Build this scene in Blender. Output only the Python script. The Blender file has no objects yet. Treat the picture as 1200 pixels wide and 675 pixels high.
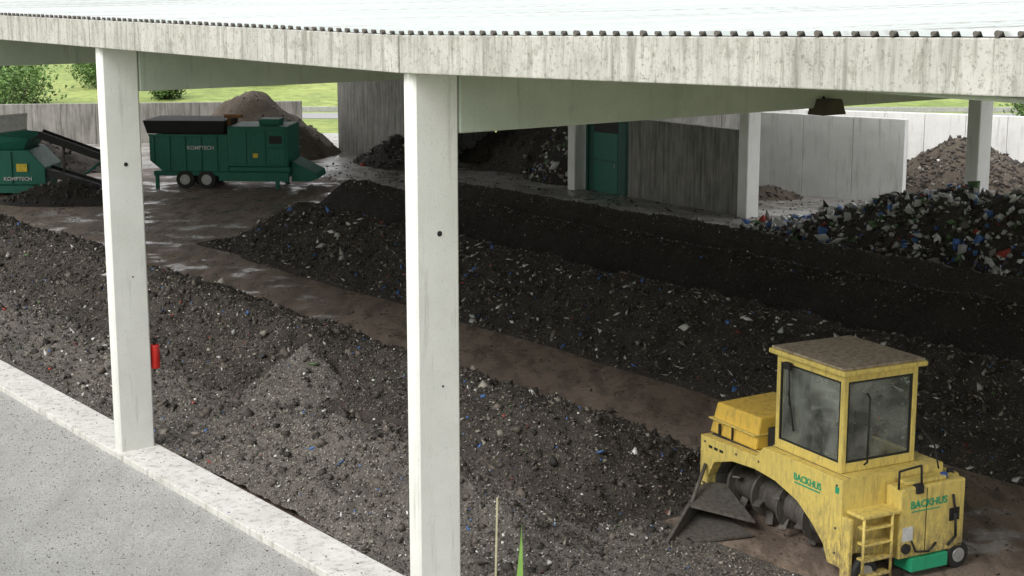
import bpy, math, random
import numpy as np
from mathutils import Vector, Matrix
random.seed(4); rng=np.random.default_rng(7)
D=bpy.data; C=bpy.context
# ---------------------------------------------------------------- frame
C0=np.array([-0.965,18.88]); F=np.array([-.6046,.7965]); T=np.array([.7965,.6046])
def W(s,t,z=0.0):
    p=C0+s*F+t*T
    return (float(p[0]),float(p[1]),z)
YAW=math.atan2(T[1],T[0])   # local x = T, local y = F
# ---------------------------------------------------------------- node helpers
def newmat(name):
    m=D.materials.new(name); m.use_nodes=True
    nt=m.node_tree; b=nt.nodes['Principled BSDF']
    return m,nt,b
def N(nt,typ,**kw):
    n=nt.nodes.new(typ)
    for k,v in kw.items(): setattr(n,k,v)
    return n
def noise(nt,vec,scale,detail=6,rough=.6,dist=0):
    n=N(nt,'ShaderNodeTexNoise'); n.inputs['Scale'].default_value=scale
    n.inputs['Detail'].default_value=min(detail,4); n.inputs['Roughness'].default_value=rough
    n.inputs['Distortion'].default_value=dist
    nt.links.new(vec,n.inputs['Vector']); return n.outputs['Fac']
def ramp(nt,fac,stops):
    r=N(nt,'ShaderNodeValToRGB'); e=r.color_ramp.elements
    while len(e)<len(stops): e.new(.5)
    for i,(p,c) in enumerate(stops):
        e[i].position=p
        e[i].color=(c,c,c,1) if isinstance(c,(int,float)) else (*c,1)
    nt.links.new(fac,r.inputs['Fac']); return r.outputs['Color']
def mix(nt,fac,a,b,mode='MIX'):
    m=N(nt,'ShaderNodeMix',data_type='RGBA',blend_type=mode)
    for sock,v in ((m.inputs[0],fac),(m.inputs[6],a),(m.inputs[7],b)):
        if isinstance(v,(int,float)): sock.default_value=v
        elif isinstance(v,tuple): sock.default_value=(*v,1)
        else: nt.links.new(v,sock)
    return m.outputs[2]
def pos(nt,scale=(1,1,1),rotz=0):
    g=N(nt,'ShaderNodeNewGeometry'); mp=N(nt,'ShaderNodeMapping')
    mp.inputs['Scale'].default_value=scale; mp.inputs['Rotation'].default_value=(0,0,rotz)
    nt.links.new(g.outputs['Position'],mp.inputs['Vector']); return mp.outputs['Vector']
def bump(nt,b,h,strength=.4,dist=.02):
    n=N(nt,'ShaderNodeBump'); n.inputs['Strength'].default_value=strength; n.inputs['Distance'].default_value=dist
    nt.links.new(h,n.inputs['Height']); nt.links.new(n.outputs['Normal'],b.inputs['Normal'])
def concrete(name,light,dark,stain=(.12,.11,.09),streak=.55,rough=.85,moss=None):
    m,nt,b=newmat(name); p=pos(nt); ps=pos(nt,(4,4,.35))
    f=noise(nt,p,1.3,8,.65); c=mix(nt,ramp(nt,f,[(.3,0.),(.7,1.)]),dark,light)
    g=noise(nt,ps,1.6,7,.7); c=mix(nt,ramp(nt,g,[(streak,0.),(streak+.22,.75)]),c,stain)
    sp=noise(nt,p,35,4,.7); c=mix(nt,ramp(nt,sp,[(.6,0.),(.72,.55)]),c,tuple(x*.45 for x in dark))
    if moss:
        mo=noise(nt,p,3.3,8,.75); c=mix(nt,ramp(nt,mo,[(.55,0.),(.7,.7)]),c,moss)
        ps2=pos(nt,(9,9,.8)); mo2=noise(nt,ps2,1.5,6,.8); c=mix(nt,ramp(nt,mo2,[(.50,0.),(.66,.7)]),c,moss)
        sp2=noise(nt,p,18,4,.8); c=mix(nt,ramp(nt,sp2,[(.55,0.),(.64,.6)]),c,tuple(x*.6 for x in moss))
    nt.links.new(c,b.inputs['Base Color']); b.inputs['Roughness'].default_value=rough
    bump(nt,b,noise(nt,p,28,8,.7),.35,.012); return m
def paint(name,col,dirt=(.10,.08,.05),amt=.55,rough=.45,metal=0,low=False):
    m,nt,b=newmat(name); p=pos(nt); ps=pos(nt,(6,6,1.2))
    f=noise(nt,ps,2.2,8,.7); c=mix(nt,ramp(nt,f,[(amt,0.),(amt+.25,.8)]),col,dirt)
    f2=noise(nt,p,14,6,.7); c=mix(nt,ramp(nt,f2,[(.58,0.),(.75,.5)]),c,tuple(x*.6 for x in col))
    g=noise(nt,p,1.2,4,.6); c=mix(nt,ramp(nt,g,[(.3,.28),(.7,0.)]),c,tuple(x*.75 for x in col))
    if low:
        ge=N(nt,'ShaderNodeNewGeometry'); sx=N(nt,'ShaderNodeSeparateXYZ'); nt.links.new(ge.outputs['Position'],sx.inputs[0])
        zr=ramp(nt,sx.outputs[2],[(.2,1.),(1.0,.2)]); n5=ramp(nt,noise(nt,pos(nt,(5,5,2)),3,6,.8),[(.38,0.),(.6,1.)])
        c=mix(nt,mix(nt,1.0,zr,n5,'MULTIPLY'),c,(.19,.145,.10))
        sc_=noise(nt,pos(nt,(2,2,9)),7,4,.85); c=mix(nt,ramp(nt,sc_,[(.64,0.),(.69,.8)]),c,(.13,.10,.08))
    nt.links.new(c,b.inputs['Base Color']); nt.links.new(ramp(nt,f,[(.3,rough),(.8,min(1,rough+.4))]),b.inputs['Roughness'])
    b.inputs['Metallic'].default_value=metal
    bump(nt,b,noise(nt,p,9,5,.6),.12,.01); return m
def flat(name,col,rough=.6,metal=0):
    m,nt,b=newmat(name); p=pos(nt); f=noise(nt,p,7,6,.7)
    c=mix(nt,ramp(nt,f,[(.3,0.),(.75,1.)]),col,tuple(x*.6 for x in col))
    nt.links.new(c,b.inputs['Base Color']); b.inputs['Roughness'].default_value=rough; b.inputs['Metallic'].default_value=metal
    return m
def soil(name,a,b_,speck=.5,spc=(.35,.31,.26),sc=1.0):
    m,nt,b=newmat(name); p=pos(nt)
    f=noise(nt,p,.9*sc,8,.7); c=mix(nt,ramp(nt,f,[(.32,0.),(.68,1.)]),a,b_)
    g=noise(nt,p,22*sc,6,.8); c=mix(nt,ramp(nt,g,[(.35,.75),(.55,0.)]),c,tuple(x*.35 for x in a))
    v=N(nt,'ShaderNodeTexVoronoi'); v.inputs['Scale'].default_value=26*sc; nt.links.new(p,v.inputs['Vector'])
    sep=N(nt,'ShaderNodeSeparateColor'); nt.links.new(v.outputs['Color'],sep.inputs[0])
    k=ramp(nt,sep.outputs[0],[(1-.22*speck,0.),(1-.2*speck,1.)])
    dd=ramp(nt,v.outputs['Distance'],[(.25,1.),(.4,0.)])
    kk=mix(nt,1.0,k,dd,'MULTIPLY'); c=mix(nt,kk,c,spc)
    nt.links.new(c,b.inputs['Base Color']); b.inputs['Roughness'].default_value=.95
    b.inputs['Specular IOR Level'].default_value=.2
    bump(nt,b,g,.9,.05); return m
def chipmat():
    m,nt,b=newmat('debris'); a=N(nt,'ShaderNodeAttribute',attribute_name='Col')
    f=noise(nt,pos(nt),40,3,.6); c=mix(nt,ramp(nt,f,[(.3,.3),(.7,0.)]),a.outputs['Color'],(.03,.025,.02))
    nt.links.new(c,b.inputs['Base Color']); b.inputs['Roughness'].default_value=.75; return m
M=dict(
 col=concrete('column_concrete',(.82,.82,.80),(.72,.72,.69),stain=(.40,.39,.35),streak=.58),
 fas=concrete('fascia_concrete',(.50,.49,.455),(.37,.36,.33),stain=(.13,.13,.11),streak=.5,moss=(.20,.20,.165)),
 beam=concrete('beam_concrete',(.50,.545,.475),(.40,.44,.38),stain=(.22,.23,.20),streak=.56),
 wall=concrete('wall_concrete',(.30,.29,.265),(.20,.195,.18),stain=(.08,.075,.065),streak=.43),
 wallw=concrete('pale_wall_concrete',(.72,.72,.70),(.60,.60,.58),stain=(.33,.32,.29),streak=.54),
 yel=paint('yellow_paint',(.82,.64,.17),dirt=(.30,.22,.11),amt=.50,low=True),
 rust=paint('rusty_roof',(.42,.35,.27),dirt=(.16,.10,.07),amt=.40,rough=.8),
 grn=paint('green_paint',(.012,.15,.105),dirt=(.05,.06,.045),amt=.55),
 grnb=paint('bright_green_paint',(.02,.36,.18),dirt=(.05,.06,.045),amt=.6),
 dgr=paint('door_green',(.015,.09,.07),dirt=(.03,.04,.035),amt=.55),
 blk=flat('black_rubber',(.020,.020,.020),.7), stl=paint('worn_steel',(.13,.12,.11),dirt=(.05,.037,.028),amt=.42,rough=.55,metal=.2),
 hub=flat('hub_metal',(.5,.5,.5),.45,.5), red=flat('red_paint',(.6,.02,.015),.35), wht=flat('white_paint',(.75,.75,.75),.5),
 blu=flat('blue_plastic',(.03,.10,.40),.4), label=flat('label_yellow',(.8,.6,.05),.5), org=flat('rusty_orange',(.3,.13,.04),.7),
 dark=soil('compost_dark',(.042,.038,.035),(.066,.060,.055),.25,(.14,.13,.12)),
 dark2=soil('compost_dark_brown',(.075,.067,.060),(.110,.098,.088),.4,(.2,.18,.16)),
 mid=soil('compost_mixed',(.058,.050,.044),(.100,.088,.077),.8,(.27,.24,.21)),
 grey=soil('compost_grey',(.125,.112,.102),(.205,.187,.17),1.2,(.40,.37,.34)),
 brn=soil('compost_brown',(.10,.082,.066),(.16,.132,.105),.4,(.3,.25,.2)),
 chip=chipmat())
# ---------------------------------------------------------------- mesh helpers
def empty(name,loc=(0,0,0),rz=0):
    e=D.objects.new(name,None); e.location=loc; e.rotation_euler=(0,0,rz); C.collection.objects.link(e); return e
def mk(name,verts,faces,mat,parent=None,bev=0,smooth=False,loc=None,rot=None):
    me=D.meshes.new(name); me.from_pydata([tuple(v) for v in verts],[],[tuple(f) for f in faces]); me.update()
    import bmesh
    bm=bmesh.new(); bm.from_mesh(me); bmesh.ops.recalc_face_normals(bm,faces=bm.faces); bm.to_mesh(me); bm.free()
    o=D.objects.new(name,me); C.collection.objects.link(o); me.materials.append(mat)
    if parent: o.parent=parent
    if loc: o.location=loc
    if rot: o.rotation_euler=rot
    if bev:
        b=o.modifiers.new('b','BEVEL'); b.width=bev; b.segments=2; b.limit_method='ANGLE'
    if smooth:
        for p in me.polygons: p.use_smooth=True
    return o
def box(name,x0,x1,y0,y1,z0,z1,mat,parent=None,bev=.012,loc=None,rot=None):
    v=[(x0,y0,z0),(x1,y0,z0),(x1,y1,z0),(x0,y1,z0),(x0,y0,z1),(x1,y0,z1),(x1,y1,z1),(x0,y1,z1)]
    f=[(0,3,2,1),(4,5,6,7),(0,1,5,4),(1,2,6,5),(2,3,7,6),(3,0,4,7)]
    return mk(name,v,f,mat,parent,bev,loc=loc,rot=rot)
def prism(name,poly,a0,a1,axis,mat,parent=None,bev=.012):
    def P(p,a): return {'y':(p[0],a,p[1]),'x':(a,p[0],p[1]),'z':(p[0],p[1],a)}[axis]
    n=len(poly); v=[P(p,a0) for p in poly]+[P(p,a1) for p in poly]
    f=[tuple(range(n))[::-1],tuple(range(n,2*n))]+[(i,(i+1)%n,n+(i+1)%n,n+i) for i in range(n)]
    return mk(name,v,f,mat,parent,bev)
def tube(name,p0,p1,r,mat,parent=None,seg=16,r2=None,bev=0):
    p0=Vector(p0);p1=Vector(p1);d=(p1-p0); q=d.to_track_quat('Z','Y'); r2=r if r2 is None else r2
    v=[];n=seg
    for k,(pp,rr) in enumerate(((p0,r),(p1,r2))):
        for i in range(n):
            a=2*math.pi*i/n; v.append(pp+q@Vector((rr*math.cos(a),rr*math.sin(a),0)))
    f=[tuple(range(n)),tuple(range(n,2*n))]+[(i,(i+1)%n,n+(i+1)%n,n+i) for i in range(n)]
    o=mk(name,v,f,mat,parent,bev)
    for p in o.data.polygons:
        if len(p.vertices)==4: p.use_smooth=True
    return o
def textobj(name,s,size,mat,parent,loc,rot):
    cu=D.curves.new(name,'FONT'); cu.body=s; cu.size=size; cu.extrude=.003; cu.offset=.003
    o=D.objects.new(name,cu); C.collection.objects.link(o); cu.materials.append(mat); o.parent=parent; o.location=loc; o.rotation_euler=rot
    return o
def npmesh(name,V,Fc,mat,smooth=False,col=None):
    me=D.meshes.new(name); V=np.asarray(V,dtype=np.float32); Fc=np.asarray(Fc,dtype=np.int32)
    k=Fc.shape[1]; me.vertices.add(len(V)); me.vertices.foreach_set('co',V.ravel())
    me.loops.add(Fc.size); me.loops.foreach_set('vertex_index',Fc.ravel())
    me.polygons.add(len(Fc)); me.polygons.foreach_set('loop_start',np.arange(0,Fc.size,k,dtype=np.int32))
    if smooth: me.polygons.foreach_set('use_smooth',np.ones(len(Fc),dtype=bool))
    me.update(calc_edges=True); me.validate()
    if col is not None:
        a=me.attributes.new('Col','FLOAT_COLOR','POINT')
        a.data.foreach_set('color',np.concatenate([col,np.ones((len(col),1))],1).astype(np.float32).ravel())
    me.materials.append(mat); o=D.objects.new(name,me); C.collection.objects.link(o); return o
def hsh(ix,iy,sd):
    v=np.sin(ix*127.1+iy*311.7+sd*74.7)*43758.5453; return v-np.floor(v)
def vn(x,y,sd=0):
    ix=np.floor(x);iy=np.floor(y);fx=x-ix;fy=y-iy;fx=fx*fx*(3-2*fx);fy=fy*fy*(3-2*fy)
    a=hsh(ix,iy,sd);b=hsh(ix+1,iy,sd);c=hsh(ix,iy+1,sd);d=hsh(ix+1,iy+1,sd)
    return (a*(1-fx)+b*fx)*(1-fy)+(c*(1-fx)+d*fx)*fy
def fbm(x,y,o=4,sd=0):
    r=0;a=.5;tot=0
    for i in range(o):
        r=r+a*vn(x*2**i+i*17.3,y*2**i+i*9.1,sd+i);tot+=a;a*=.55
    return r/tot-.5
def tri(x): return np.clip(1.02-np.sqrt(x*x+.03),0,1)
def tri2(x): return np.clip(1.02-np.sqrt(x*x+.006),0,1)
def grit(s,t,h,big=.22,sm=.10,fine=.05,sd=0):
    mask=np.clip(h/.25,0,1)
    return h+mask*(big*fbm(s*.8,t*.8,3,sd)+sm*2*fbm(s*3.2,t*3.2,3,sd+5)+fine*2*fbm(s*11,t*11,2,sd+9))
def field(name,s0,s1,t0,t1,d,Hf,mat):
    s=np.arange(s0,s1+d,d);t=np.arange(t0,t1+d,d);S,TT=np.meshgrid(s,t,indexing='ij')
    H=Hf(S,TT); Z=H-.03*(H<=.001)
    X=C0[0]+S*F[0]+TT*T[0];Y=C0[1]+S*F[1]+TT*T[1]
    V=np.stack([X,Y,Z],-1).reshape(-1,3); n,m=S.shape
    i=(np.arange(n-1)[:,None]*m+np.arange(m-1)[None,:]).ravel()
    Fc=np.stack([i,i+1,i+m+1,i+m],1)[:, ::-1]
    return npmesh(name,V,Fc,mat,smooth=True)
PAL=np.array([[.045,.038,.032],[.075,.063,.053],[.13,.11,.094],[.22,.195,.165],[.33,.305,.26],[.74,.74,.72],[.08,.20,.52],[.42,.06,.04],[.02,.017,.014],[.11,.20,.08]])
OV=np.array([[1,0,0],[-1,0,0],[0,1,0],[0,-1,0],[0,0,1],[0,0,-1]],float)
OF=np.array([[0,2,4],[2,1,4],[1,3,4],[3,0,4],[2,0,5],[1,2,5],[3,1,5],[0,3,5]])
def chips(name,P,size,probs,parent=None,flatness=.35,elong=1.6):
    n=len(P); probs=np.array(probs,float);probs/=probs.sum()
    idx=rng.choice(len(PAL),n,p=probs); colr=PAL[idx]*rng.uniform(.6,1.2,(n,1))
    sc=size*np.clip(rng.lognormal(0,.45,(n,1)),.3,2.0)
    dims=np.stack([rng.uniform(.7,elong,n),rng.uniform(.4,1,n),rng.uniform(flatness*.5,flatness*1.5,n)],1)*sc
    v=OV[None]*dims[:,None,:]*rng.uniform(.6,1.25,(n,6,1))
    q=rng.normal(size=(n,4));q[:,1:3]*=.5;q/=np.linalg.norm(q,axis=1,keepdims=True)
    w,x,y,z=q[:,0],q[:,1],q[:,2],q[:,3]
    R=np.stack([1-2*(y*y+z*z),2*(x*y-z*w),2*(x*z+y*w),2*(x*y+z*w),1-2*(x*x+z*z),2*(y*z-x*w),2*(x*z-y*w),2*(y*z+x*w),1-2*(x*x+y*y)],1).reshape(n,3,3)
    v=np.einsum('nij,nkj->nki',R,v)+P[:,None,:]
    f=(OF[None]+6*np.arange(n)[:,None,None]).reshape(-1,3)
    o=npmesh(name,v.reshape(-1,3),f,M['chip'],col=np.repeat(colr,6,axis=0))
    if parent: o.parent=parent
    return o
def scatter(name,s0,s1,t0,t1,n,Hf,size,probs,parent,onlyheap=True,**kw):
    s=rng.uniform(s0,s1,n);t=rng.uniform(t0,t1,n);h=Hf(s,t)
    k=(h>.02) if onlyheap else (h>-1); s,t,h=s[k],t[k],h[k]
    P=np.stack([C0[0]+s*F[0]+t*T[0],C0[1]+s*F[1]+t*T[1],np.maximum(h,0)+.006],1)
    return chips(name,P,size,probs,parent,**kw)
# ---------------------------------------------------------------- ground
def sheet(name,pts,z,mat):
    return mk(name,[(p[0],p[1],z) for p in pts],[tuple(range(len(pts)))],mat)
m,nt,b=newmat('grass_ground'); p=pos(nt)
f=noise(nt,p,.06,8,.7); c=mix(nt,ramp(nt,f,[(.35,0.),(.65,1.)]),(.19,.26,.055),(.33,.38,.11))
g=noise(nt,p,1.1,8,.8); c=mix(nt,ramp(nt,g,[(.35,.75),(.6,0.)]),c,(.10,.14,.035))
nt.links.new(c,b.inputs['Base Color']); b.inputs['Roughness'].default_value=.95; bump(nt,b,g,.8,.2); Mgrass=m
xs=np.concatenate([np.linspace(-900,-100,14),np.linspace(-90,90,91),np.linspace(100,900,14)])
ys=np.concatenate([np.linspace(-300,-50,6),np.linspace(-40,160,101),np.linspace(175,1500,24)])
X,Y=np.meshgrid(xs,ys,indexing='ij')
Z=np.zeros_like(X)-.02
far=np.clip((Y-190)/500,0,1); Z+=far*far*(3-2*far)*(38+50*fbm(X*.004,Y*.004,3,3))
Z+=np.clip((Y-98)/20,0,1)*np.clip((190-Y)/40,0,1)*(.9+1.6*fbm(X*.06,Y*.06,3,9))
V=np.stack([X,Y,Z],-1).reshape(-1,3);n_,m_=X.shape
i=(np.arange(n_-1)[:,None]*m_+np.arange(m_-1)[None,:]).ravel()
npmesh('ground',V,np.stack([i,i+m_,i+m_+1,i+1],1),Mgrass,smooth=True)
# bank that the viewpoint stands on
ss=np.linspace(-45,30,60); prof=[(-34,-.1),(-26,6.2),(-12,6.4),(-9.5,6.33),(-8.6,4.9),(-7.4,2.6),(-6.4,.9),(-5.6,-.05)]
V=[]
for s in ss:
    for (t,z) in prof:
        V.append(W(s,t,z+ (.12*math.sin(s*1.7+t) if 0<z<6 else 0)))
k=len(prof); Fc=[(a*k+b_,(a+1)*k+b_,(a+1)*k+b_+1,a*k+b_+1) for a in range(len(ss)-1) for b_ in range(k-1)]
Fc+= [tuple(range(k)),tuple(range((len(ss)-1)*k,len(ss)*k))]
mk('grass_bank',V,Fc,Mgrass,smooth=False)
# asphalt road (pale, dusty)
m,nt,b=newmat('asphalt'); p=pos(nt)
f=noise(nt,p,.8,8,.65); c=mix(nt,ramp(nt,f,[(.3,0.),(.7,1.)]),(.44,.435,.425),(.56,.555,.545))
g=noise(nt,p,38,4,.85); c=mix(nt,ramp(nt,g,[(.42,.85),(.52,0.)]),c,(.21,.208,.20))
g2=noise(nt,p,22,4,.85); c=mix(nt,ramp(nt,g2,[(.56,0.),(.64,.6)]),c,(.70,.69,.67))
f3=noise(nt,pos(nt,(1,.12,1),math.pi/2-YAW),1.6,6,.75); c=mix(nt,ramp(nt,f3,[(.48,0.),(.68,.6)]),c,(.31,.30,.29))
f5=noise(nt,p,4,4,.85); c=mix(nt,ramp(nt,f5,[(.54,0.),(.68,.6)]),c,(.28,.273,.26))
nt.links.new(c,b.inputs['Base Color']); b.inputs['Roughness'].default_value=.85; bump(nt,b,g,.8,.02)
sheet('road',[W(-45,-5.7),W(80,-5.7),W(80,-.35),W(-45,-.35)],.004,m)
scatter('road_gravel',-1,26,-5.2,-.4,16000,lambda s,t:0*s,.010,[1,3,10,22,22,10,0,0,4,0],None,False)
# kerb strip
kerbm=concrete('kerb_concrete',(.76,.75,.73),(.60,.59,.56),stain=(.27,.25,.22),streak=.50)
kerb=empty('kerb')
for j in range(40):
    s=-30+j*2.0
    P=[W(s+.004,-.38),W(s+1.996,-.38),W(s+1.996,.40),W(s+.004,.40)]
    dz=random.uniform(0,.005)
    mk('kerb_slab_%d'%j,[(a[0],a[1],-.02) for a in P]+[(a[0],a[1],.10+dz) for a in P],[(0,3,2,1),(4,5,6,7),(0,1,5,4),(1,2,6,5),(2,3,7,6),(3,0,4,7)],kerbm,kerb,.012)
# shed floor
m,nt,b=newmat('shed_floor_dirt'); p=pos(nt); pr=pos(nt,(1,.3,1),-YAW)
f=noise(nt,pr,.5,8,.65); c=mix(nt,ramp(nt,f,[(.3,0.),(.7,1.)]),(.20,.150,.118),(.31,.24,.195))
f2=noise(nt,pr,2.2,8,.7); c=mix(nt,ramp(nt,f2,[(.40,.75),(.54,0.)]),c,(.105,.077,.061))
g=noise(nt,p,20,5,.8); c=mix(nt,ramp(nt,g,[(.38,.5),(.52,0.)]),c,(.05,.038,.031))
f4=noise(nt,p,.9,4,.6); nt.links.new(c,b.inputs['Base Color']); nt.links.new(ramp(nt,f4,[(.38,.22),(.5,.8)]),b.inputs['Roughness']); bump(nt,b,noise(nt,p,7,5,.8),.3,.03)
sheet('shed_floor',[W(-30,.40),W(48,.40),W(48,22.6),W(-30,22.6)],.004,m)
# yard (wet concrete)
m,nt,b=newmat('wet_yard'); p=pos(nt)
f=noise(nt,p,.35,8,.7); c=mix(nt,ramp(nt,f,[(.35,0.),(.65,1.)]),(.20,.185,.168),(.40,.385,.365))
f2=noise(nt,p,1.3,8,.75); c=mix(nt,ramp(nt,f2,[(.35,.8),(.55,0.)]),c,(.10,.085,.072))
nt.links.new(c,b.inputs['Base Color']); nt.links.new(ramp(nt,f,[(.4,.2),(.6,.6)]),b.inputs['Roughness']); bump(nt,b,f2,.15,.02)
sheet('yard',[W(-30,22.6),W(48,22.6),W(48,.4),(-48,72),(-48,84),(35,84),W(-30,62)],.0045,m)
# ---------------------------------------------------------------- shed
shed=empty('open_sided_shed',W(0,0),YAW)   # children local: x=t, y=s
def zf(s): return 0.0 if s>=0 else -s*.0245
def column(s,t,at,af,ztop,nm):
    c=.03; pl=[(t-at/2+c,s-af/2),(t+at/2-c,s-af/2),(t+at/2,s-af/2+c),(t+at/2,s+af/2-c),(t+at/2-c,s+af/2),(t-at/2+c,s+af/2),(t-at/2,s+af/2-c),(t-at/2,s-af/2+c)]
    return prism(nm,pl,-.05,ztop,'z',M['col'],shed,.004)
for k in range(-2,6):
    s=9.14*k; column(s,0,.64,.25,6.95+zf(s),'front_column_%d'%(k+2))
    tube('column_socket_%d'%(k+2),(.02,s-.132,5.0),(.02,s-.124,5.0),.035,M['blk'],shed,14)
    tube('column_socket_low_%d'%(k+2),(.05,s-.132,3.1),(.05,s-.124,3.1),.014,M['blk'],shed,10)
    box('beam_%d'%(k+2),.33,30,s-.13,s+.13,6.19,7.05,M['beam'],shed,.02)
    box('beam_head_%d'%(k+2),-.28,.33,s-.10,s+.10,6.9,7.3,M['beam'],shed,.01)
for k,s in enumerate((-5.5,3.8,13,22.3,31.5)): column(s,28.3,.62,.45,7.05,'rear_column_%d'%k)
for k in range(-2,5):
    sa,sb=9.14*k+.012,9.14*(k+1)-.012
    za,zb=zf(sa),zf(sb)
    v=[]
    for (s,z) in ((sa,za),(sb,zb)):
        v+=[(-.45,s,6.93+z),(-.33,s,6.93+z),(-.33,s,7.37+z),(-.45,s,7.37+z)]
    mk('fascia_panel_%d'%(k+2),v,[(0,1,2,3),(4,7,6,5),(0,4,5,1),(1,5,6,2),(2,6,7,3),(3,7,4,0)],M['fas'],shed,.012)
m,nt,b=newmat('roof_sheet'); ps=pos(nt,(.12,2.5,1),-YAW)
f=noise(nt,ps,1.5,7,.6); c=mix(nt,ramp(nt,f,[(.35,0.),(.7,1.)]),(.54,.57,.555),(.40,.44,.425))
f2=noise(nt,ps,.6,5,.6); c=mix(nt,ramp(nt,f2,[(.58,0.),(.66,.7)]),c,(.20,.18,.16))
nt.links.new(c,b.inputs['Base Color']); b.inputs['Roughness'].default_value=.6
Mroof=m; V=[];pitch=.2; nr=int((49+19)/pitch); tt=[-.42,2,6,12,20,30.4]
prof=[]
for j in range(nr):
    s=-19+j*pitch
    prof+=[(s,0),(s+.11,0),(s+.13,.04),(s+.18,.04)]
for (s,h) in prof:
    for t in tt: V.append((t,s,7.378+zf(s)*max(0,1-t/60)+.026*(t+.4)+h))
k=len(tt); Fc=[(a*k+c_,a*k+c_+1,(a+1)*k+c_+1,(a+1)*k+c_) for a in range(len(prof)-1) for c_ in range(k-1)]
mk('roof_sheets',V,Fc,Mroof,shed)
prism('ceiling_deck',[(-.3,-18.5),(30.2,-18.5),(30.2,48.9),(-.3,48.9)],7.08,7.12,'z',M['beam'],shed,0)
capm=flat('cap_brown',(.13,.115,.10),.9)
PV=[];PF=[]
for j in range(nr):
    s=-19+j*pitch+.155; z=7.40+zf(s); q=random.uniform(.7,1.1)
    base=len(PV)
    for i in range(8):
        a=2*math.pi*i/8; PV.append((-.462,s+.026*q*math.cos(a),z+.026*q*math.sin(a)))
    for i in range(8):
        a=2*math.pi*i/8; PV.append((-.41,s+.017*q*math.cos(a),z+.004+.017*q*math.sin(a)))
    PF.append(tuple(range(base,base+8))); PF.append(tuple(range(base+8,base+16)))
    for i in range(8): PF.append((base+i,base+(i+1)%8,base+8+(i+1)%8,base+8+i))
mk('rib_caps',PV,PF,capm,shed)
box('bay_shade_roof',30.3,39,30.5,49,6.9,7.1,M['beam'],shed)  # hidden roof added so the rear bay stays dark
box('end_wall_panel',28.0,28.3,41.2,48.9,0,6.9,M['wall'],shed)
def wallseg(name,p0,p1,h,th,mat,z0=0,panels=True):
    p0=Vector((p0[0],p0[1]));p1=Vector((p1[0],p1[1])); L=(p1-p0).length; a=math.atan2(p1.y-p0.y,p1.x-p0.x)
    e=empty(name,(p0.x,p0.y,0),a); n=max(1,int(L/1.6)) if panels else 1
    for k in range(n): box('panel_%d'%k,L*k/n+.006,L*(k+1)/n-.006,-th/2,th/2,z0-.02,h+random.uniform(-.01,.01),mat,e,.02)
    return e
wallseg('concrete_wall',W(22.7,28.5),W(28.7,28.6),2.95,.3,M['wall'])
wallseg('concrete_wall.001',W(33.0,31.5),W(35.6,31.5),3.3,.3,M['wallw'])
wallseg('concrete_wall.002',W(30.8,37.5),W(48.9,37.5),6.9,.3,M['wall'])  # taken up to full height to keep light out of the rear bay
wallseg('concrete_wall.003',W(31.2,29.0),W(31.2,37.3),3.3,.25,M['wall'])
wallseg('concrete_wall.004',(9.4,60.6),(14.3,57.2),3.05,.35,M['wallw'])
wallseg('concrete_wall.005',(6.5,69.0),(30,58.0),2.7,.3,M['wallw'])
wallseg('concrete_wall.006',(-34,76.5),(-10.6,80),2.0,.3,M['wall'])
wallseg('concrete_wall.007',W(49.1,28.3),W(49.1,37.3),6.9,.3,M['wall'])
cab=empty('metal_door',W(28.85,28.55),YAW)
box('frame_left',-.1,.1,0,.12,0,3.0,M['dgr'],cab); box('frame_right',-.1,.1,2.2,2.32,0,3.0,M['dgr'],cab); box('frame_top',-.1,.1,.122,2.198,2.88,3.0,M['dgr'],cab)
box('leaf',-.05,.04,.5,1.9,0,2.3,M['grn'],cab); box('side_panel',-.04,.03,.123,.497,0,2.878,M['dgr'],cab); box('side_panel_2',-.04,.03,1.903,2.197,0,2.878,M['dgr'],cab)
box('transom',-.04,.03,.5,1.9,2.303,2.878,M['blk'],cab); box('handle',-.1,-.052,.62,.66,1.0,1.15,M['hub'],cab); box('mid_rail',-.065,-.052,.55,1.85,1.2,1.26,M['dgr'],cab,0)
fl=empty('flood_light',W(-.2,6.75,6.20),YAW)
prism('housing',[(-.24,-.10),(.24,-.10),(.15,.12),(-.15,.12)],-.16,.16,'y',flat('lamp_bronze',(.07,.055,.035),.7),fl); tube('bracket',(0,.05,.1),(0,.2,.25),.03,M['blk'],fl)
fe=empty('fire_extinguisher',W(9.10,.42,1.45),YAW)
tube('cylinder',(0,0,0),(0,0,.42),.085,M['red'],fe,20,bev=.02); tube('neck',(0,0,.42),(0,0,.5),.03,M['blk'],fe); box('handle',-.02,.1,-.015,.015,.5,.53,M['blk'],fe); tube('hose',(.05,.0,.49),(.1,0,.15),.012,M['blk'],fe)
box('wall_bracket',-.11,-.085,-.05,.05,.1,.35,M['blk'],fe)
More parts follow.
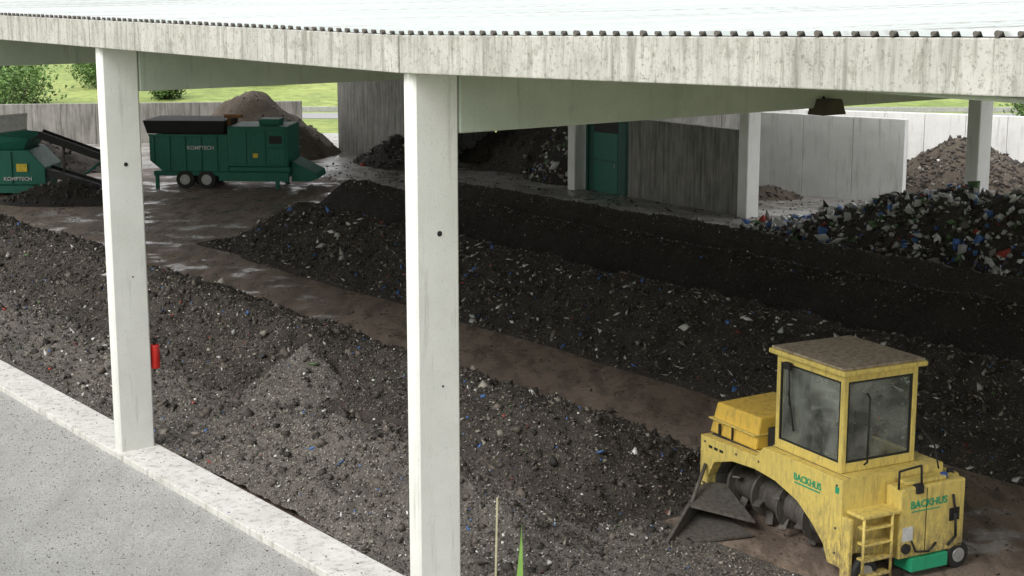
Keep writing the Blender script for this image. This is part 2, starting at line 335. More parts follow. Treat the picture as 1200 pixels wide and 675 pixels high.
# ---------------------------------------------------------------- windrows
def sstep(x,a,b):
    u=np.clip((x-a)/(b-a),0,1); return u*u*(3-2*u)
def wob(s): return .5*fbm(s*.45,s*0+3.1,3,2)
def HM(s,t):
    w=wob(s)
    main=(1.50+.35*fbm(s*.3,s*0+7,3,8))*tri((t-4.75-w)/2.75)*sstep(s,1.0,3.0)
    return np.maximum(grit(s,t,main,.34,.13,.06,1),0)
def HA(s,t):
    w=wob(s)
    ap=(.42+.72*np.exp(-((s-5.4)/3.4)**2)+.25*fbm(s*.6,t*0+1,3,4))*tri((t-2.3-w)/(1.75+.3*np.exp(-((s-5)/4)**2)))*sstep(s,-2.5,2.0)
    low=.30*tri((t-2.6)/2.3)*sstep(s,-6,-1)
    edge=.10*sstep(s,-5,-1)*(1-sstep(t,1.2,2.4))
    cone=1.5*np.clip(1-np.hypot((s-9.0)/2.0,(t-3.3)/1.7),0,1)
    h=np.maximum(np.maximum(ap,edge),np.maximum(low,cone))
    return np.maximum(grit(s,t,h,.26*np.clip((t-.4)/1.0,0,1),.10,.05,31),.03*(s>-4.5)*(t<1.4))
def HF(s,t): return np.maximum(HM(s,t),HA(s,t))
P_mid=[26,26,20,11,5,2.2,.6,.2,10,.4]; P_drk=[30,22,9,3,1,.5,.1,.05,25,.2]; P_gry=[8,18,28,22,10,2.2,.4,.1,5,.3]
o=field('compost_windrow',.5,36,1.2,8.2,.055,HM,M['mid'])
o2=field('compost_heap.004',-6,36,.405,6,.05,HA,M['grey'])
scatter('debris_a',0,14,1.5,8,42000,lambda s,t:np.where(HM(s,t)>=HA(s,t),HM(s,t),0),.022,P_mid,o)
scatter('debris_b',14,36,1.2,8,26000,HM,.035,P_mid,o)
scatter('debris_a',-6,14,.41,5.6,46000,lambda s,t:np.where(HA(s,t)>HM(s,t),HA(s,t),0),.020,P_gry,o2)
scatter('debris_b',14,34,.45,4.5,9000,lambda s,t:np.where(HA(s,t)>HM(s,t),HA(s,t),0),.03,P_gry,o2)
scatter('clods',0,34,.6,7.5,3500,HF,.06,[20,20,14,6,1,0,0,0,12,0],o,flatness=.9,elong=1.2)
scatter('debris_big',0,32,.45,7,1100,HF,.055,[10,10,10,8,8,12,2.2,.5,4,1],o,flatness=.2)
def row(tc,hw,hh,s_end,sd,rg=1.0,sharp=False):
    tf=tri2 if sharp else tri
    def H(s,t):
        w=(.3 if sharp else .5)*fbm(s*.35,s*0+sd,3,sd)
        h=(hh+(.14 if sharp else .3)*fbm(s*.25,s*0+sd*3,3,sd+1))*tf((t-tc-w)/hw)*(1-sstep(s,s_end-2.5,s_end))
        return np.maximum(grit(s,t,h,.25*rg,.12*rg,.05*max(rg,.5),sd),0)
    return H
H2a=row(13.2,2.5,1.45,29,11); H2b=row(12.0,1.4,.7,26,12)
def H2(s,t): return np.maximum(H2a(s,t),H2b(s,t))
rows=[('compost_windrow.001',H2,9.8,16.2,M['mid'],P_mid,30),  # material tones differ between rows to strengthen the ridge shading
      ('compost_windrow.002',row(16.9,1.8,1.50,32,21,.45,True),14.9,19.2,M['dark'],P_drk,33),
      ('compost_windrow.003',row(20.3,1.7,1.32,32,31,.45,True),18.4,22.5,M['dark2'],P_drk,33)]
for nm,H,ta,tb,mt,pb,se in rows:
    o=field(nm,-12,se,ta,tb,.09,H,mt)
    scatter('debris',-4,se,ta,tb,26000 if mt is M['mid'] else 11000,H,.035 if mt is M['mid'] else .028,pb,o)
    if mt is M['mid']: scatter('debris_big',-4,se,ta,13.2,2200,H,.07,[10,10,10,8,8,17,4,.8,4,1],o,flatness=.2)
scatter('crest_light_litter',-6,31,16.5,17.4,2600,rows[1][1],.03,[6,14,22,14,6,3,.3,.1,2,.2],None)  # paler grit on the crest, also painting in the light it catches
scatter('crest_light_litter.001',-6,31,19.9,20.8,2600,rows[2][1],.03,[6,14,22,14,6,3,.3,.1,2,.2],None)  # same painted crest light on the rearmost row
Z0=lambda s,t:0*s
scatter('floor_litter',-6,40,.5,21,12000,Z0,.022,P_drk,None,False)
scatter('kerb_litter',-3,18,-.9,.42,1100,lambda s,t:0*s+.1*(t>-.38),.010,P_gry,None,False)
scatter('yard_litter',0,45,22,36,4500,Z0,.05,P_mid,None,False)
def heap(name,cx,cy,rx_,ry_,h,mat,n,size,probs,rot=0,d=.12,sd=0,flatness=.35,bags=0):
    def H(x,y):
        c,s=math.cos(rot),math.sin(rot); u=(x*c+y*s)/rx_;v=(-x*s+y*c)/ry_
        r=np.sqrt(u*u+v*v+.02); hh=h*np.clip(1.05-r+.35*fbm(x*.5+sd,y*.5,3,sd),0,1.1)
        return np.maximum(hh+np.clip(hh/.3,0,1)*(.35*fbm(x*1.6,y*1.6,3,sd)),0)
    R=max(rx_,ry_)*1.3; a=np.arange(-R,R+d,d);X,Y=np.meshgrid(a,a,indexing='ij');Z=H(X,Y);Z=Z-.04*(Z<=.001)
    V=np.stack([X+cx,Y+cy,Z],-1).reshape(-1,3);n_=len(a); i=(np.arange(n_-1)[:,None]*n_+np.arange(n_-1)[None,:]).ravel()
    o=npmesh(name,V,np.stack([i,i+n_,i+n_+1,i+1],1),mat,smooth=True)
    x=rng.uniform(-R,R,n);y=rng.uniform(-R,R,n);z=H(x,y);k=z>.02
    chips('bits',np.stack([x[k]+cx,y[k]+cy,z[k]+.02],1),size,probs,o,flatness=flatness)
    if bags:
        x=rng.uniform(-R,R,bags);y=rng.uniform(-R,R,bags);z=H(x,y);k=(z>.1)&(fbm(x*.9,y*.9,2,sd+40)>-.10)
        chips('plastic_bags',np.stack([x[k]+cx,y[k]+cy,z[k]+.06],1),.12,[1,1,2,3,5,46,12,2,1,7],o,flatness=.6,elong=1.5)
    return o
P_tr=[14,14,13,9,8,12,4,1,12,5]
ang=math.atan2(F[1],F[0])
w=W(10.8,26.2); heap('waste_heap',w[0],w[1],9.0,3.0,2.6,M['dark2'],34000,.07,P_tr,rot=ang,sd=3,flatness=.5,bags=9000)
w=W(1.5,26.8); heap('waste_heap.001',w[0],w[1],5.5,2.8,2.3,M['dark2'],16000,.07,P_tr,rot=ang,sd=5,flatness=.5,bags=4500)
w=W(33.8,29.9); heap('waste_heap.002',w[0],w[1],2.6,1.5,2.6,M['dark'],3500,.10,P_tr,rot=ang,sd=6,flatness=.5,bags=450)
w=W(38.5,33); heap('compost_heap',w[0],w[1],5,3.5,3.0,M['mid'],1500,.1,P_drk,rot=ang,sd=7)
w=W(42.5,27.2); heap('compost_heap.001',w[0],w[1],2.5,1.3,1.3,M['dark'],1500,.1,P_mid,rot=ang,sd=8)
heap('wood_chip_heap',17.4,60.3,4.2,2.6,2.3,M['brn'],7000,.08,[20,22,18,10,3,1,.2,.2,8,0],rot=-.4,sd=9)
heap('soil_heap',-12.1,73.5,4.0,3.6,3.3,M['brn'],800,.06,[10,10,20,10,3,0,0,0,0,0],sd=10)
heap('soil_heap.001',9.6,58.6,1.2,.8,.6,M['brn'],300,.06,[10,10,20,10,3,1,0,0,0,0],sd=12)
heap('compost_heap.002',-16.2,57.6,2.6,1.5,.9,M['dark'],900,.08,P_drk,sd=13)
heap('compost_heap.003',-22,68,5,3.0,2.1,M['mid'],900,.08,P_drk,sd=14)
n=500; P=np.stack([rng.normal(18.3,1.6,n),rng.normal(54.6,1.0,n),np.full(n,.05)],1); chips('plastic_litter',P,.12,[1,1,2,4,6,20,9,1,1,1])
# ---------------------------------------------------------------- compost turner
ct=empty('compost_turner',(2.88,23.1,0),math.radians(-62.5))
Yl=M['yel']
def archbody(nm,y0,y1,mat):
    inner=[(.14,.22),(.18,.62),(.34,.88),(.8,1.02),(1.35,1.06),(1.85,1.02),(2.35,.88),(2.7,.66),(2.95,.44),(3.05,.22)]
    outer=[(0,.22),(0,.75),(0,1.22),(.7,1.24),(1.38,1.26),(1.55,1.44),(2.35,1.44),(3.3,1.44),(3.3,.9),(3.3,.22)]
    n=len(inner); v=[]
    for y in (y0,y1):
        v+=[(p[0],y,p[1]) for p in inner]; v+=[(p[0],y,p[1]) for p in outer]
    f=[]
    for i in range(n-1):
        f.append((i,i+1,n+i+1,n+i)); f.append((2*n+i,3*n+i,3*n+i+1,2*n+i+1))
        f.append((i,2*n+i,2*n+i+1,i+1)); f.append((n+i,n+i+1,3*n+i+1,3*n+i))
    f.append((0,n,3*n,2*n)); f.append((n-1,2*n-1,4*n-1,3*n-1))
    return mk(nm,v,f,mat,ct,.01)
archbody('body',0,.16,Yl); archbody('tunnel',.165,1.75,M['stl'])
box('left_side_plate',-.012,-.001,.0,1.74,.22,1.23,Yl,ct,0); box('top_deck',.0,1.5,.165,1.75,1.262,1.275,Yl,ct,0)
box('top_deck_right',1.56,3.3,.165,1.75,1.442,1.455,Yl,ct,0); box('right_side_plate',3.301,3.315,.0,1.75,.22,1.45,Yl,ct,0)
tube('rotor_drum',(.2,.6,.50),(3.0,.6,.50),.25,M['stl'],ct,24)
for k,x in enumerate((.35,.95,1.55,2.15,2.75)): tube('rotor_flange_%d'%k,(x,.6,.50),(x+.05,.6,.50),.37,M['stl'],ct,24)
for k in range(30):
    a=k*1.15; x=.3+k*.09
    box('rotor_blade_%d'%k,-.06,.06,-.015,.015,.2,.46,M['stl'],ct,.004,loc=(x,.6,.50),rot=(a,0,.5))
box('rear_curtain',.2,3.0,1.55,1.6,.1,1.0,M['blk'],ct)
mk('engine_hood',[(.04,.12,1.28),(1.20,.12,1.28),(1.20,1.3,1.28),(.04,1.3,1.28),(.10,.2,1.74),(1.20,.2,1.76),(1.20,1.25,1.8),(.10,1.25,1.78)],[(0,3,2,1),(4,5,6,7),(0,1,5,4),(1,2,6,5),(2,3,7,6),(3,0,4,7)],paint('hood_yellow',(.78,.51,.08),dirt=(.28,.19,.09),amt=.48),ct,.03)
box('hood_seam',.04,1.215,.09,1.32,1.49,1.51,Yl,ct,.005); box('hood_seam_2',.62,.64,.10,.13,1.29,1.48,M['blk'],ct,0)
box('gap_shade_block',1.24,1.58,.3,1.2,1.28,1.62,M['blk'],ct,.02)  # black block stands in for the shaded gap between hood and cab
tube('exhaust_pipe',(1.05,1.0,1.78),(1.05,1.0,2.02),.085,M['blk'],ct,18,bev=.01); tube('exhaust_cap',(1.05,1.0,2.02),(1.05,1.0,2.06),.10,M['blk'],ct,18)
for k in range(3): box('side_slot_%d'%k,.2+.14*k,.29+.14*k,-.006,-.001,1.08,1.12,M['blk'],ct,0)
box('hood_stay',.3,.34,.09,.115,1.29,1.46,M['blk'],ct,0)
for k,(x,z) in enumerate(((.07,.5),(.1,1.15),(.9,1.16),(1.45,1.2),(3.2,.4),(3.2,.75),(3.2,1.35))): tube('bolt_%d'%k,(x,-.012,z),(x,0,z),.018,M['stl'],ct,8)
cx0,cx1,cy0,cy1,cz0,cz1=1.62,3.1,.14,1.42,1.46,2.82
for nm,x,y in (('post_a',cx0,cy0),('post_b',cx1-.08,cy0),('post_c',cx0,cy1-.08),('post_d',cx1-.08,cy1-.08)):
    box(nm,x,x+.08,y,y+.08,cz0,cz1,Yl,ct,.015)
for z0,z1,tg in ((cz0,cz0+.13,'sill'),(cz1-.1,cz1,'header')):
    box(tg+'_front',cx0+.082,cx1-.082,cy0+.003,cy0+.077,z0,z1,Yl,ct,.01); box(tg+'_back',cx0+.082,cx1-.082,cy1-.077,cy1-.003,z0,z1,Yl,ct,.01)
    box(tg+'_left',cx0+.003,cx0+.077,cy0+.082,cy1-.082,z0,z1,Yl,ct,.01); box(tg+'_right',cx1-.077,cx1-.003,cy0+.082,cy1-.082,z0,z1,Yl,ct,.01)
box('roof_slab',cx0-.09,cx1+.09,cy0-.09,cy1+.09,2.825,2.90,Yl,ct,.02)
box('roof_cover',cx0-.06,cx1+.06,cy0-.06,cy1+.06,2.901,2.935,M['rust'],ct,.012)
m,nt,b=newmat('cab_glass'); nt.nodes.remove(b); out=nt.nodes['Material Output']
tr=N(nt,'ShaderNodeBsdfTransparent'); tr.inputs['Color'].default_value=(.88,.94,.92,1); gl=N(nt,'ShaderNodeBsdfGlossy'); gl.inputs['Roughness'].default_value=.03; gl.inputs['Color'].default_value=(.95,1,1,1)
df=N(nt,'ShaderNodeBsdfDiffuse'); df.inputs['Color'].default_value=(.62,.65,.60,1)
fr=N(nt,'ShaderNodeFresnel'); fr.inputs['IOR'].default_value=1.9
m1=N(nt,'ShaderNodeMixShader'); nt.links.new(fr.outputs[0],m1.inputs[0]); nt.links.new(tr.outputs[0],m1.inputs[1]); nt.links.new(gl.outputs[0],m1.inputs[2])
dn=ramp(nt,noise(nt,pos(nt),1.8,6,.7),[(.38,.08),(.68,.38)])
m2=N(nt,'ShaderNodeMixShader'); nt.links.new(dn,m2.inputs[0]); nt.links.new(m1.outputs[0],m2.inputs[1]); nt.links.new(df.outputs[0],m2.inputs[2]); nt.links.new(m2.outputs[0],out.inputs['Surface'])
G=m
def pane(nm,pts): mk(nm,pts,[(0,1,2,3)],G,ct)
za,zb=cz0+.132,cz1-.102
pane('front_glass',[(cx0+.082,cy0+.04,za),(cx1-.082,cy0+.04,za),(cx1-.082,cy0+.04,zb),(cx0+.082,cy0+.04,zb)])
pane('rear_glass',[(cx0+.082,cy1-.04,za),(cx1-.082,cy1-.04,za),(cx1-.082,cy1-.04,zb),(cx0+.082,cy1-.04,zb)])
pane('side_glass',[(cx1-.045,cy0+.082,za),(cx1-.045,cy1-.082,za),(cx1-.045,cy1-.082,zb),(cx1-.045,cy0+.082,zb)])
pane('left_glass',[(cx0+.045,cy0+.082,za),(cx0+.045,cy1-.082,za),(cx0+.045,cy1-.082,zb),(cx0+.045,cy0+.082,zb)])
for nm,y0,y1,z0,z1 in (('seal_l',cy0+.083,cy0+.11,za,zb),('seal_r',cy1-.11,cy1-.083,za,zb),('seal_b',cy0+.111,cy1-.111,za,za+.025),('seal_t',cy0+.111,cy1-.111,zb-.025,zb)): box(nm,cx1-.04,cx1-.015,y0,y1,z0,z1,M['blk'],ct,0)
for nm,x0,x1,z0,z1 in (('fseal_l',cx0+.083,cx0+.105,za,zb),('fseal_r',cx1-.105,cx1-.083,za,zb),('fseal_b',cx0+.106,cx1-.106,za,za+.02),('fseal_t',cx0+.106,cx1-.106,zb-.02,zb)): box(nm,x0,x1,cy0+.01,cy0+.035,z0,z1,M['blk'],ct,0)
box('seat_base',2.15,2.65,.6,1.05,1.46,1.85,M['blk'],ct,.04); box('seat_back',2.15,2.65,1.0,1.12,1.85,2.45,M['blk'],ct,.05); box('head_rest',2.28,2.52,1.02,1.1,2.47,2.62,M['blk'],ct,.03); box('console',1.85,2.05,.4,.9,1.46,2.0,M['blk'],ct,.03)
tube('steering_column',(2.4,.35,1.46),(2.4,.5,1.95),.03,M['blk'],ct); tube('steering_wheel',(2.4,.50,1.95),(2.4,.51,1.98),.17,M['blk'],ct,20)
tube('wiper_arm',(1.95,.10,2.70),(2.0,.09,2.15),.012,M['blk'],ct,8); tube('wiper_blade',(1.93,.115,2.35),(2.08,.115,1.8),.014,M['blk'],ct,8); box('wiper_motor',1.86,2.0,.06,.13,2.66,2.76,M['blk'],ct)
box('side_tank',3.316,3.62,.75,1.9,.30,1.30,Yl,ct,.03); box('rear_block',.2,3.28,1.76,2.1,.4,1.25,Yl,ct,.03)
box('step_platform',3.316,3.66,.08,.72,.98,1.03,Yl,ct,.01)
tube('ladder_rail_1',(3.64,.12,.12),(3.64,.12,1.02),.022,Yl,ct,8); tube('ladder_rail_2',(3.64,.60,.12),(3.64,.60,1.02),.022,Yl,ct,8)
for k in range(4): box('rung_%d'%k,3.50,3.66,.13,.59,.16+.22*k,.19+.22*k,Yl,ct,.005)
box('front_guard',3.316,3.5,0,.06,.1,.95,Yl,ct,.01)
box('tank_lid',3.36,3.56,.9,1.6,1.302,1.36,Yl,ct,.02)
def loop(nm,pts,r,mat):
    for k in range(len(pts)-1): tube('%s_%d'%(nm,k),pts[k],pts[k+1],r,mat,ct,8)
loop('handrail',[(3.6,.72,1.30),(3.6,.72,1.55),(3.6,1.1,1.58),(3.6,1.12,1.30)],.016,M['blk'])
loop('hose',[(3.64,1.66,1.1),(3.68,1.68,.85),(3.66,1.72,.5),(3.64,1.6,.38)],.02,M['blk'])
loop('hose_b',[(3.64,.95,.55),(3.68,1.0,.4),(3.66,1.25,.36),(3.63,1.4,.45)],.015,M['blk'])
loop('grab_bar',[(3.14,.5,1.55),(3.2,.5,1.6),(3.2,.5,2.5),(3.14,.5,2.55)],.014,M['blk'])
loop('mirror_arm',[(3.1,1.45,2.0),(3.4,1.5,1.75),(3.5,1.5,1.45)],.012,M['blk'])
tube('fuel_cap',(3.5,1.6,1.31),(3.5,1.6,1.38),.05,M['blu'],ct); tube('beacon',(3.3,1.9,1.27),(3.3,1.9,1.33),.05,M['blk'],ct)
box('sensor_box',3.52,3.66,1.0,1.12,1.2,1.32,M['blk'],ct)
box('green_frame',3.316,3.66,.95,1.6,.10,.295,M['grnb'],ct,.01); box('sticker',3.17,3.25,-.005,-.001,1.24,1.33,M['grnb'],ct,0)
box('panel_plate',3.622,3.628,.8,.98,.55,.75,M['wht'],ct,0); box('grille',3.622,3.63,1.62,1.8,.72,.9,M['blk'],ct,0); box('panel_gap',3.621,3.624,1.2,1.21,.32,1.26,M['blk'],ct,0)
tube('hydraulic_port',(3.62,.86,.45),(3.66,.86,.45),.07,M['blk'],ct,16)
def wheel(nm,x0,x1,y,r,par,z=None,hub=M['hub']):
    z=r if z is None else z
    tube(nm+'_tyre',(x0,y,z),(x1,y,z),r,M['blk'],par,28,bev=.03); s=1 if x1>x0 else -1
    tube(nm+'_hub',(x1-.01*s,y,z),(x1+.02*s,y,z),r*.5,hub,par,20)
wheel('wheel_a',3.32,3.56,.25,.2,ct); wheel('wheel_b',3.35,3.62,1.82,.2,ct); wheel('wheel_c',-.02,-.2,.3,.22,ct); wheel('wheel_d',-.02,-.2,1.6,.22,ct)
textobj('lettering','BACKHUS',.135,M['grnb'],ct,(2.27,-.006,1.18),(math.pi/2,0,0))
textobj('lettering_side','BACKHUS',.145,M['grnb'],ct,(3.626,.92,1.0),(math.pi/2,0,math.pi/2))
box('lettering_bar',2.29,2.85,-.006,-.002,1.13,1.15,M['grnb'],ct,0); box('lettering_bar_side',3.624,3.628,.94,1.45,.945,.96,M['grnb'],ct,0)
mk('plough_plate',[(.02,-.02,.04),(.02,-.02,.46),(.55,-.65,.34),(1.1,-1.35,.10),(1.1,-1.35,.02),(.08,.0,.04),(.08,0,.46),(.6,-.62,.34),(1.14,-1.32,.10),(1.14,-1.32,.02)],[(0,1,2,3,4),(9,8,7,6,5),(0,5,6,1),(1,6,7,2),(2,7,8,3),(3,8,9,4),(4,9,5,0)],M['stl'],ct,.005)
mk('plough_wing',[(.1,.0,.52),(.55,-.55,.36),(1.25,.12,.22),(.3,.25,.50),(.1,.0,.48),(.55,-.55,.32),(1.25,.12,.18),(.3,.25,.46)],[(0,1,2,3),(7,6,5,4),(0,4,5,1),(1,5,6,2),(2,6,7,3),(3,7,4,0)],M['stl'],ct,.004)
mk('plough_tray',[(.1,.02,.14),(1.12,-1.33,.05),(1.35,.02,.07),(.1,.02,.10),(1.12,-1.33,.01),(1.35,.02,.03)],[(0,1,2),(5,4,3),(0,3,4,1),(1,4,5,2),(2,5,3,0)],M['stl'],ct,.004)
tube('plough_strut',(.15,-.02,.8),(.5,-.5,.36),.03,M['stl'],ct,10)
# ---------------------------------------------------------------- trommel screen
ts=empty('trommel_screen',(-14.1,61.3,0),math.radians(-4)); g=M['grn']
box('chassis',.1,5.5,.1,2.1,.5,.68,g,ts,.02)
prism('hull',[(.0,1.1),(.5,.69),(3.1,.69),(3.1,2.05),(0,2.05)],0,2.2,'y',g,ts,.02)
for k in range(5): box('hull_rib_%d'%k,.12+.62*k,.2+.62*k,-.05,-.002,1.05 if k==0 else .72,2.02,g,ts,.01)
box('hull_rail',0,3.1,-.07,-.003,2.05,2.13,g,ts,.01); box('hull_rail_low',.5,3.1,-.065,-.052,1.25,1.32,g,ts,.0)
mk('hopper',[(-.1,.1,2.14),(2.95,.1,2.14),(2.95,2.1,2.14),(-.1,2.1,2.14),(-.2,-.10,2.66),(3.0,-.10,2.66),(3.0,2.3,2.66),(-.2,2.3,2.66)],[(0,3,2,1),(4,5,6,7),(0,1,5,4),(1,2,6,5),(2,3,7,6),(3,0,4,7)],M['blk'],ts,.02)
box('engine_housing',3.12,5.45,-.1,2.25,.9,2.45,g,ts,.04)
for k,(a,b2,c2,d2) in enumerate(((3.2,3.85,1.0,2.3),(3.92,4.6,1.0,2.3),(4.67,5.35,1.0,1.6),(4.67,5.35,1.66,2.3))): box('door_%d'%k,a,b2,-.13,-.102,c2,d2,g,ts,.012)
box('door_vent',4.75,5.25,-.14,-.131,1.8,2.1,M['blk'],ts,0)
box('housing_base',3.12,5.5,0,2.1,.69,.88,g,ts,.03)
prism('tail_ramp',[(5.52,1.1),(6.5,.62),(6.55,.4),(6.2,.3),(5.52,.3)],.2,2.0,'y',g,ts,.02)
box('top_lever',2.9,3.6,.3,.6,2.75,2.88,M['org'],ts,.02); box('top_bracket',3.02,3.11,.3,.6,2.2,2.75,M['org'],ts,.02); box('top_box',4.2,5.0,.6,1.5,2.452,2.68,g,ts,.03)
for k,x in enumerate((1.35,2.2)):
    tube('tyre_%d'%k,(x,.05,.36),(x,.3,.36),.36,M['blk'],ts,28,bev=.03); tube('rim_%d'%k,(x,.03,.36),(x,.06,.36),.2,M['hub'],ts,20)
    tube('tyre_far_%d'%k,(x,1.9,.36),(x,2.15,.36),.36,M['blk'],ts,28,bev=.03)
box('support_leg',4.9,5.05,.1,.25,0,.5,g,ts); box('support_leg_2',4.9,5.05,1.9,2.05,0,.5,g,ts); box('support_leg_3',.15,.28,.1,.25,0,.5,g,ts)
box('skirt',2.7,5.45,-.02,.05,.32,.66,g,ts,.01)
textobj('lettering','KOMPTECH',.2,M['wht'],ts,(1.5,-.06,1.55),(math.pi/2,0,0)); box('label',4.1,4.3,-.14,-.131,1.25,1.42,M['label'],ts,0)
# ---------------------------------------------------------------- shredder with conveyors
sh=empty('waste_shredder',(-20.6,58.9,0),0)
prism('body',[(0,.45),(3.1,.45),(3.1,1.1),(2.5,1.75),(0,1.75)],0,2.2,'y',g,sh,.03)
prism('front_skirt',[(.3,.15),(2.9,.1),(3.0,.43),(.3,.43)],.1,2.0,'y',g,sh,.02)
mk('feed_hopper',[(.1,.1,1.76),(2.3,.1,1.76),(2.3,2.1,1.76),(.1,2.1,1.76),(-.3,-.2,2.5),(2.6,-.2,2.2),(2.6,2.4,2.2),(-.3,2.4,2.5)],[(0,3,2,1),(0,1,5,4),(1,2,6,5),(2,3,7,6),(3,0,4,7)],g,sh,.01)
mk('screen_panel',[(.6,.0,2.3),(2.5,.0,2.55),(2.4,.5,3.1),(.5,.5,2.95),(.6,.06,2.28),(2.5,.06,2.5),(2.4,.56,3.05),(.5,.56,2.9)],[(0,1,2,3),(7,6,5,4),(0,4,5,1),(1,5,6,2),(2,6,7,3),(3,7,4,0)],M['hub'],sh,0)
box('label',2.05,2.45,-.06,-.052,.95,1.25,M['label'],sh,0); textobj('lettering','KOMPTECH',.2,M['wht'],sh,(1.55,-.06,.62),(math.pi/2,0,0))
for k in range(3): box('rib_%d'%k,.4+.7*k,.48+.7*k,-.05,-.003,.5,1.7,g,sh,.01)
def conveyor(nm,p0,p1,wd,par):
    p0=Vector(p0);p1=Vector(p1);L=(p1-p0).length; d=p1-p0; e=empty(nm,p0); e.parent=par
    e.rotation_euler=(0,-math.atan2(d.z,math.hypot(d.x,d.y)),math.atan2(d.y,d.x))
    box('belt',0,L,-wd/2,wd/2,-.03,.03,M['blk'],e,0); box('side_a',0,L,-wd/2-.06,-wd/2-.005,-.14,.12,M['blk'],e,.01); box('side_b',0,L,wd/2+.005,wd/2+.06,-.14,.12,M['blk'],e,.01)
    for k in range(int(L/.5)): tube('roller_%d'%k,(.25+.5*k,-wd/2,-.1),(.25+.5*k,wd/2,-.1),.05,M['stl'],e,10)
conveyor('discharge_conveyor',(2.7,1.0,2.3),(6.0,1.4,1.0),.9,sh); conveyor('lower_conveyor',(2.6,.6,1.1),(5.2,.3,.35),.8,sh)
tube('strut_a',(3.6,.7,0),(3.6,.9,1.95),.05,M['stl'],sh); tube('strut_b',(5.2,1.0,0),(5.0,1.2,1.4),.05,M['stl'],sh); tube('strut_c',(3.6,.7,.2),(5.1,1.1,1.3),.04,g,sh)
# ---------------------------------------------------------------- far guard rail, lane
asph2=flat('far_asphalt',(.3,.3,.3),.8); sheet('lane',[(-120,94),(120,92),(120,96),(-120,98)],.002,asph2)
gr=empty('guard_rail',(-40,91.5,0),-.01)
box('rail',0,70,-.04,.0,.55,.85,M['hub'],gr,.03)
for k in range(24): box('post_%d'%k,3*k,3*k+.1,.005,.1,0,.8,M['hub'],gr,0)
# ---------------------------------------------------------------- bushes / trees
m,nt,b=newmat('leaves'); a=N(nt,'ShaderNodeAttribute',attribute_name='Col'); nt.links.new(a.outputs['Color'],b.inputs['Base Color']); b.inputs['Roughness'].default_value=.7; Mleaf=m
bark=flat('bark',(.08,.06,.045),.9)
def leaves(name,cx,cy,cz,R,n,size,parent,nb=14,tint=(.09,.16,.03)):
    cen=rng.normal(size=(nb,3));cen/=np.linalg.norm(cen,axis=1,keepdims=True);cen*=rng.uniform(.2,.75,(nb,1));cen*=np.array([R,R,R*.85])
    k=rng.integers(0,nb,n); P=cen[k]+rng.normal(size=(n,3))*R*.2
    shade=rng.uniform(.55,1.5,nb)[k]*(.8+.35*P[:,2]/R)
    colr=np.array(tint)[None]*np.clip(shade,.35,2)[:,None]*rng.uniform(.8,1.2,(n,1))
    P=P+np.array([cx,cy,cz]); a=rng.normal(size=(n,3));a/=np.linalg.norm(a,axis=1,keepdims=True);b_=np.cross(a,rng.normal(size=(n,3)));b_/=np.linalg.norm(b_,axis=1,keepdims=True)
    sz=size*rng.uniform(.6,1.4,(n,1)); v=np.stack([P-a*sz,P+b_*sz*.5,P+a*sz,P-b_*sz*.5],1).reshape(-1,3)
    o=npmesh(name,v,np.arange(4*n).reshape(n,4),Mleaf,col=np.repeat(colr,4,axis=0)); o.parent=parent; return o
def bush(name,x,y,R,n,size=.09,tint=(.09,.16,.03)):
    e=empty(name,(0,0,0)); leaves('foliage',x,y,R*.75,R,n,size,e,tint=tint)
    for k in range(7):
        a=k*.9; tube('stem_%d'%k,(x,y,-.05),(x+R*.6*math.cos(a),y+R*.6*math.sin(a),R*1.0),.04,bark,e,6,r2=.015)
for k,(x,y,R) in enumerate(((-25.6,81.5,2.9),(-30,84,3.2),(-22.8,104,1.5),(-17,112,1.9),(-29,112,2.4),(-12,122,1.6),(26,78,2.0),(33,82,2.2),(-32,100,2.6),(-26,121,2.4),(-21,127,2.0))):
    bush('bush' if k==0 else 'bush.%03d'%k,x,y,R,3500,.11,(.12,.20,.04) if k%2 else (.09,.17,.035))
def tree(name,x,y,h,n=4000):
    e=empty(name); tube('trunk',(x,y,-.2),(x+.2,y,h*.6),.02*h+.08,bark,e,10,r2=.08)
    for k in range(6):
        a=k*1.1; tube('limb_%d'%k,(x+.1,y,h*(.3+.04*k)),(x+h*.22*math.cos(a),y+h*.22*math.sin(a),h*(.6+.04*k)),.09,bark,e,7,r2=.03)
    leaves('crown',x,y,h*.68,h*.36,n,.22,e,nb=22,tint=(.06,.11,.025))
for k,(x,y,h) in enumerate(((-60,150,11),(-48,165,9),(-75,140,12),(40,140,10),(58,150,12),(75,135,11))): tree('tree' if k==0 else 'tree.%03d'%k,x,y,h)
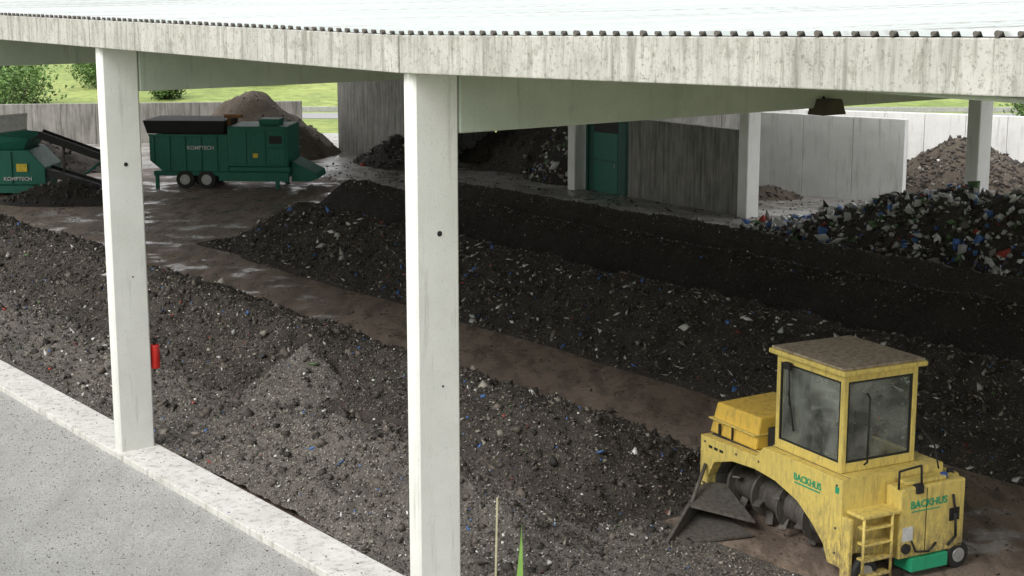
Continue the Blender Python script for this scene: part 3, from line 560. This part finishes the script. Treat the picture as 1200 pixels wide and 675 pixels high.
# weeds near the viewpoint
e=empty('weed_plant'); wm=flat('weed_green',(.20,.36,.08),.6); wd=flat('dry_stalk',(.30,.28,.18),.8)
def blade(nm,x,y,z0,h,w_,lean,mat):
    v=[];n=6
    for k in range(n+1):
        u=k/n; v+=[(x-w_*(1-u**1.6)+lean*u*u,y,z0+h*u),(x+w_*(1-u**1.6)+lean*u*u,y+.004,z0+h*u)]
    mk(nm,v,[(2*k,2*k+1,2*k+3,2*k+2) for k in range(n)],mat,e)
for k in range(26):
    blade('blade_%d'%k,random.uniform(-.9,1.3),random.uniform(3.2,4.4),5.4,random.uniform(.3,.75),.007,random.uniform(-.08,.08),wm)
blade('leaf_a',.01,4.0,5.7,.88,.034,.016,wm); tube('stalk',(-.06,4.1,5.6),(-.04,4.1,6.62),.005,wd,e,6,r2=.003)
# ---------------------------------------------------------------- light, world, camera
w_=D.worlds.new('World'); C.scene.world=w_; w_.use_nodes=True; nt=w_.node_tree; bg=nt.nodes['Background']
L=Vector((-.62,-.62,.80)).normalized(); el=math.asin(L.z); az=math.atan2(L.x,L.y)
sk=N(nt,'ShaderNodeTexSky',sky_type='NISHITA'); sk.sun_disc=False; sk.sun_elevation=el; sk.sun_rotation=az; sk.dust_density=3; sk.air_density=1.0
hs=N(nt,'ShaderNodeHueSaturation'); hs.inputs['Saturation'].default_value=.3; hs.inputs['Value'].default_value=1.6; nt.links.new(sk.outputs[0],hs.inputs['Color'])
tc=N(nt,'ShaderNodeTexCoord'); cl=noise(nt,tc.outputs['Generated'],2.5,5,.6); cc=ramp(nt,cl,[(.3,.8),(.7,1.)])
sc=N(nt,'ShaderNodeVectorMath',operation='SCALE'); nt.links.new(cc,sc.inputs[0]); sc.inputs['Scale'].default_value=15.0
mx=mix(nt,.7,hs.outputs[0],sc.outputs[0])
nt.links.new(mx,bg.inputs['Color']); bg.inputs['Strength'].default_value=.15
sl=D.lights.new('sun','SUN'); sl.energy=2.2; sl.angle=math.radians(25); sl.color=(1,.97,.93); so=D.objects.new('sun',sl); C.collection.objects.link(so); so.rotation_euler=L.to_track_quat('Z','Y').to_euler()
cd=D.cameras.new('camera'); co=D.objects.new('camera',cd); C.collection.objects.link(co); co.location=(0,0,8); co.rotation_euler=(math.radians(90-11.04),0,0)
cd.sensor_width=36; cd.lens=55.5; cd.clip_end=4000; C.scene.camera=co
C.scene.view_settings.view_transform='Standard'; C.scene.view_settings.look='None'; C.scene.view_settings.exposure=0
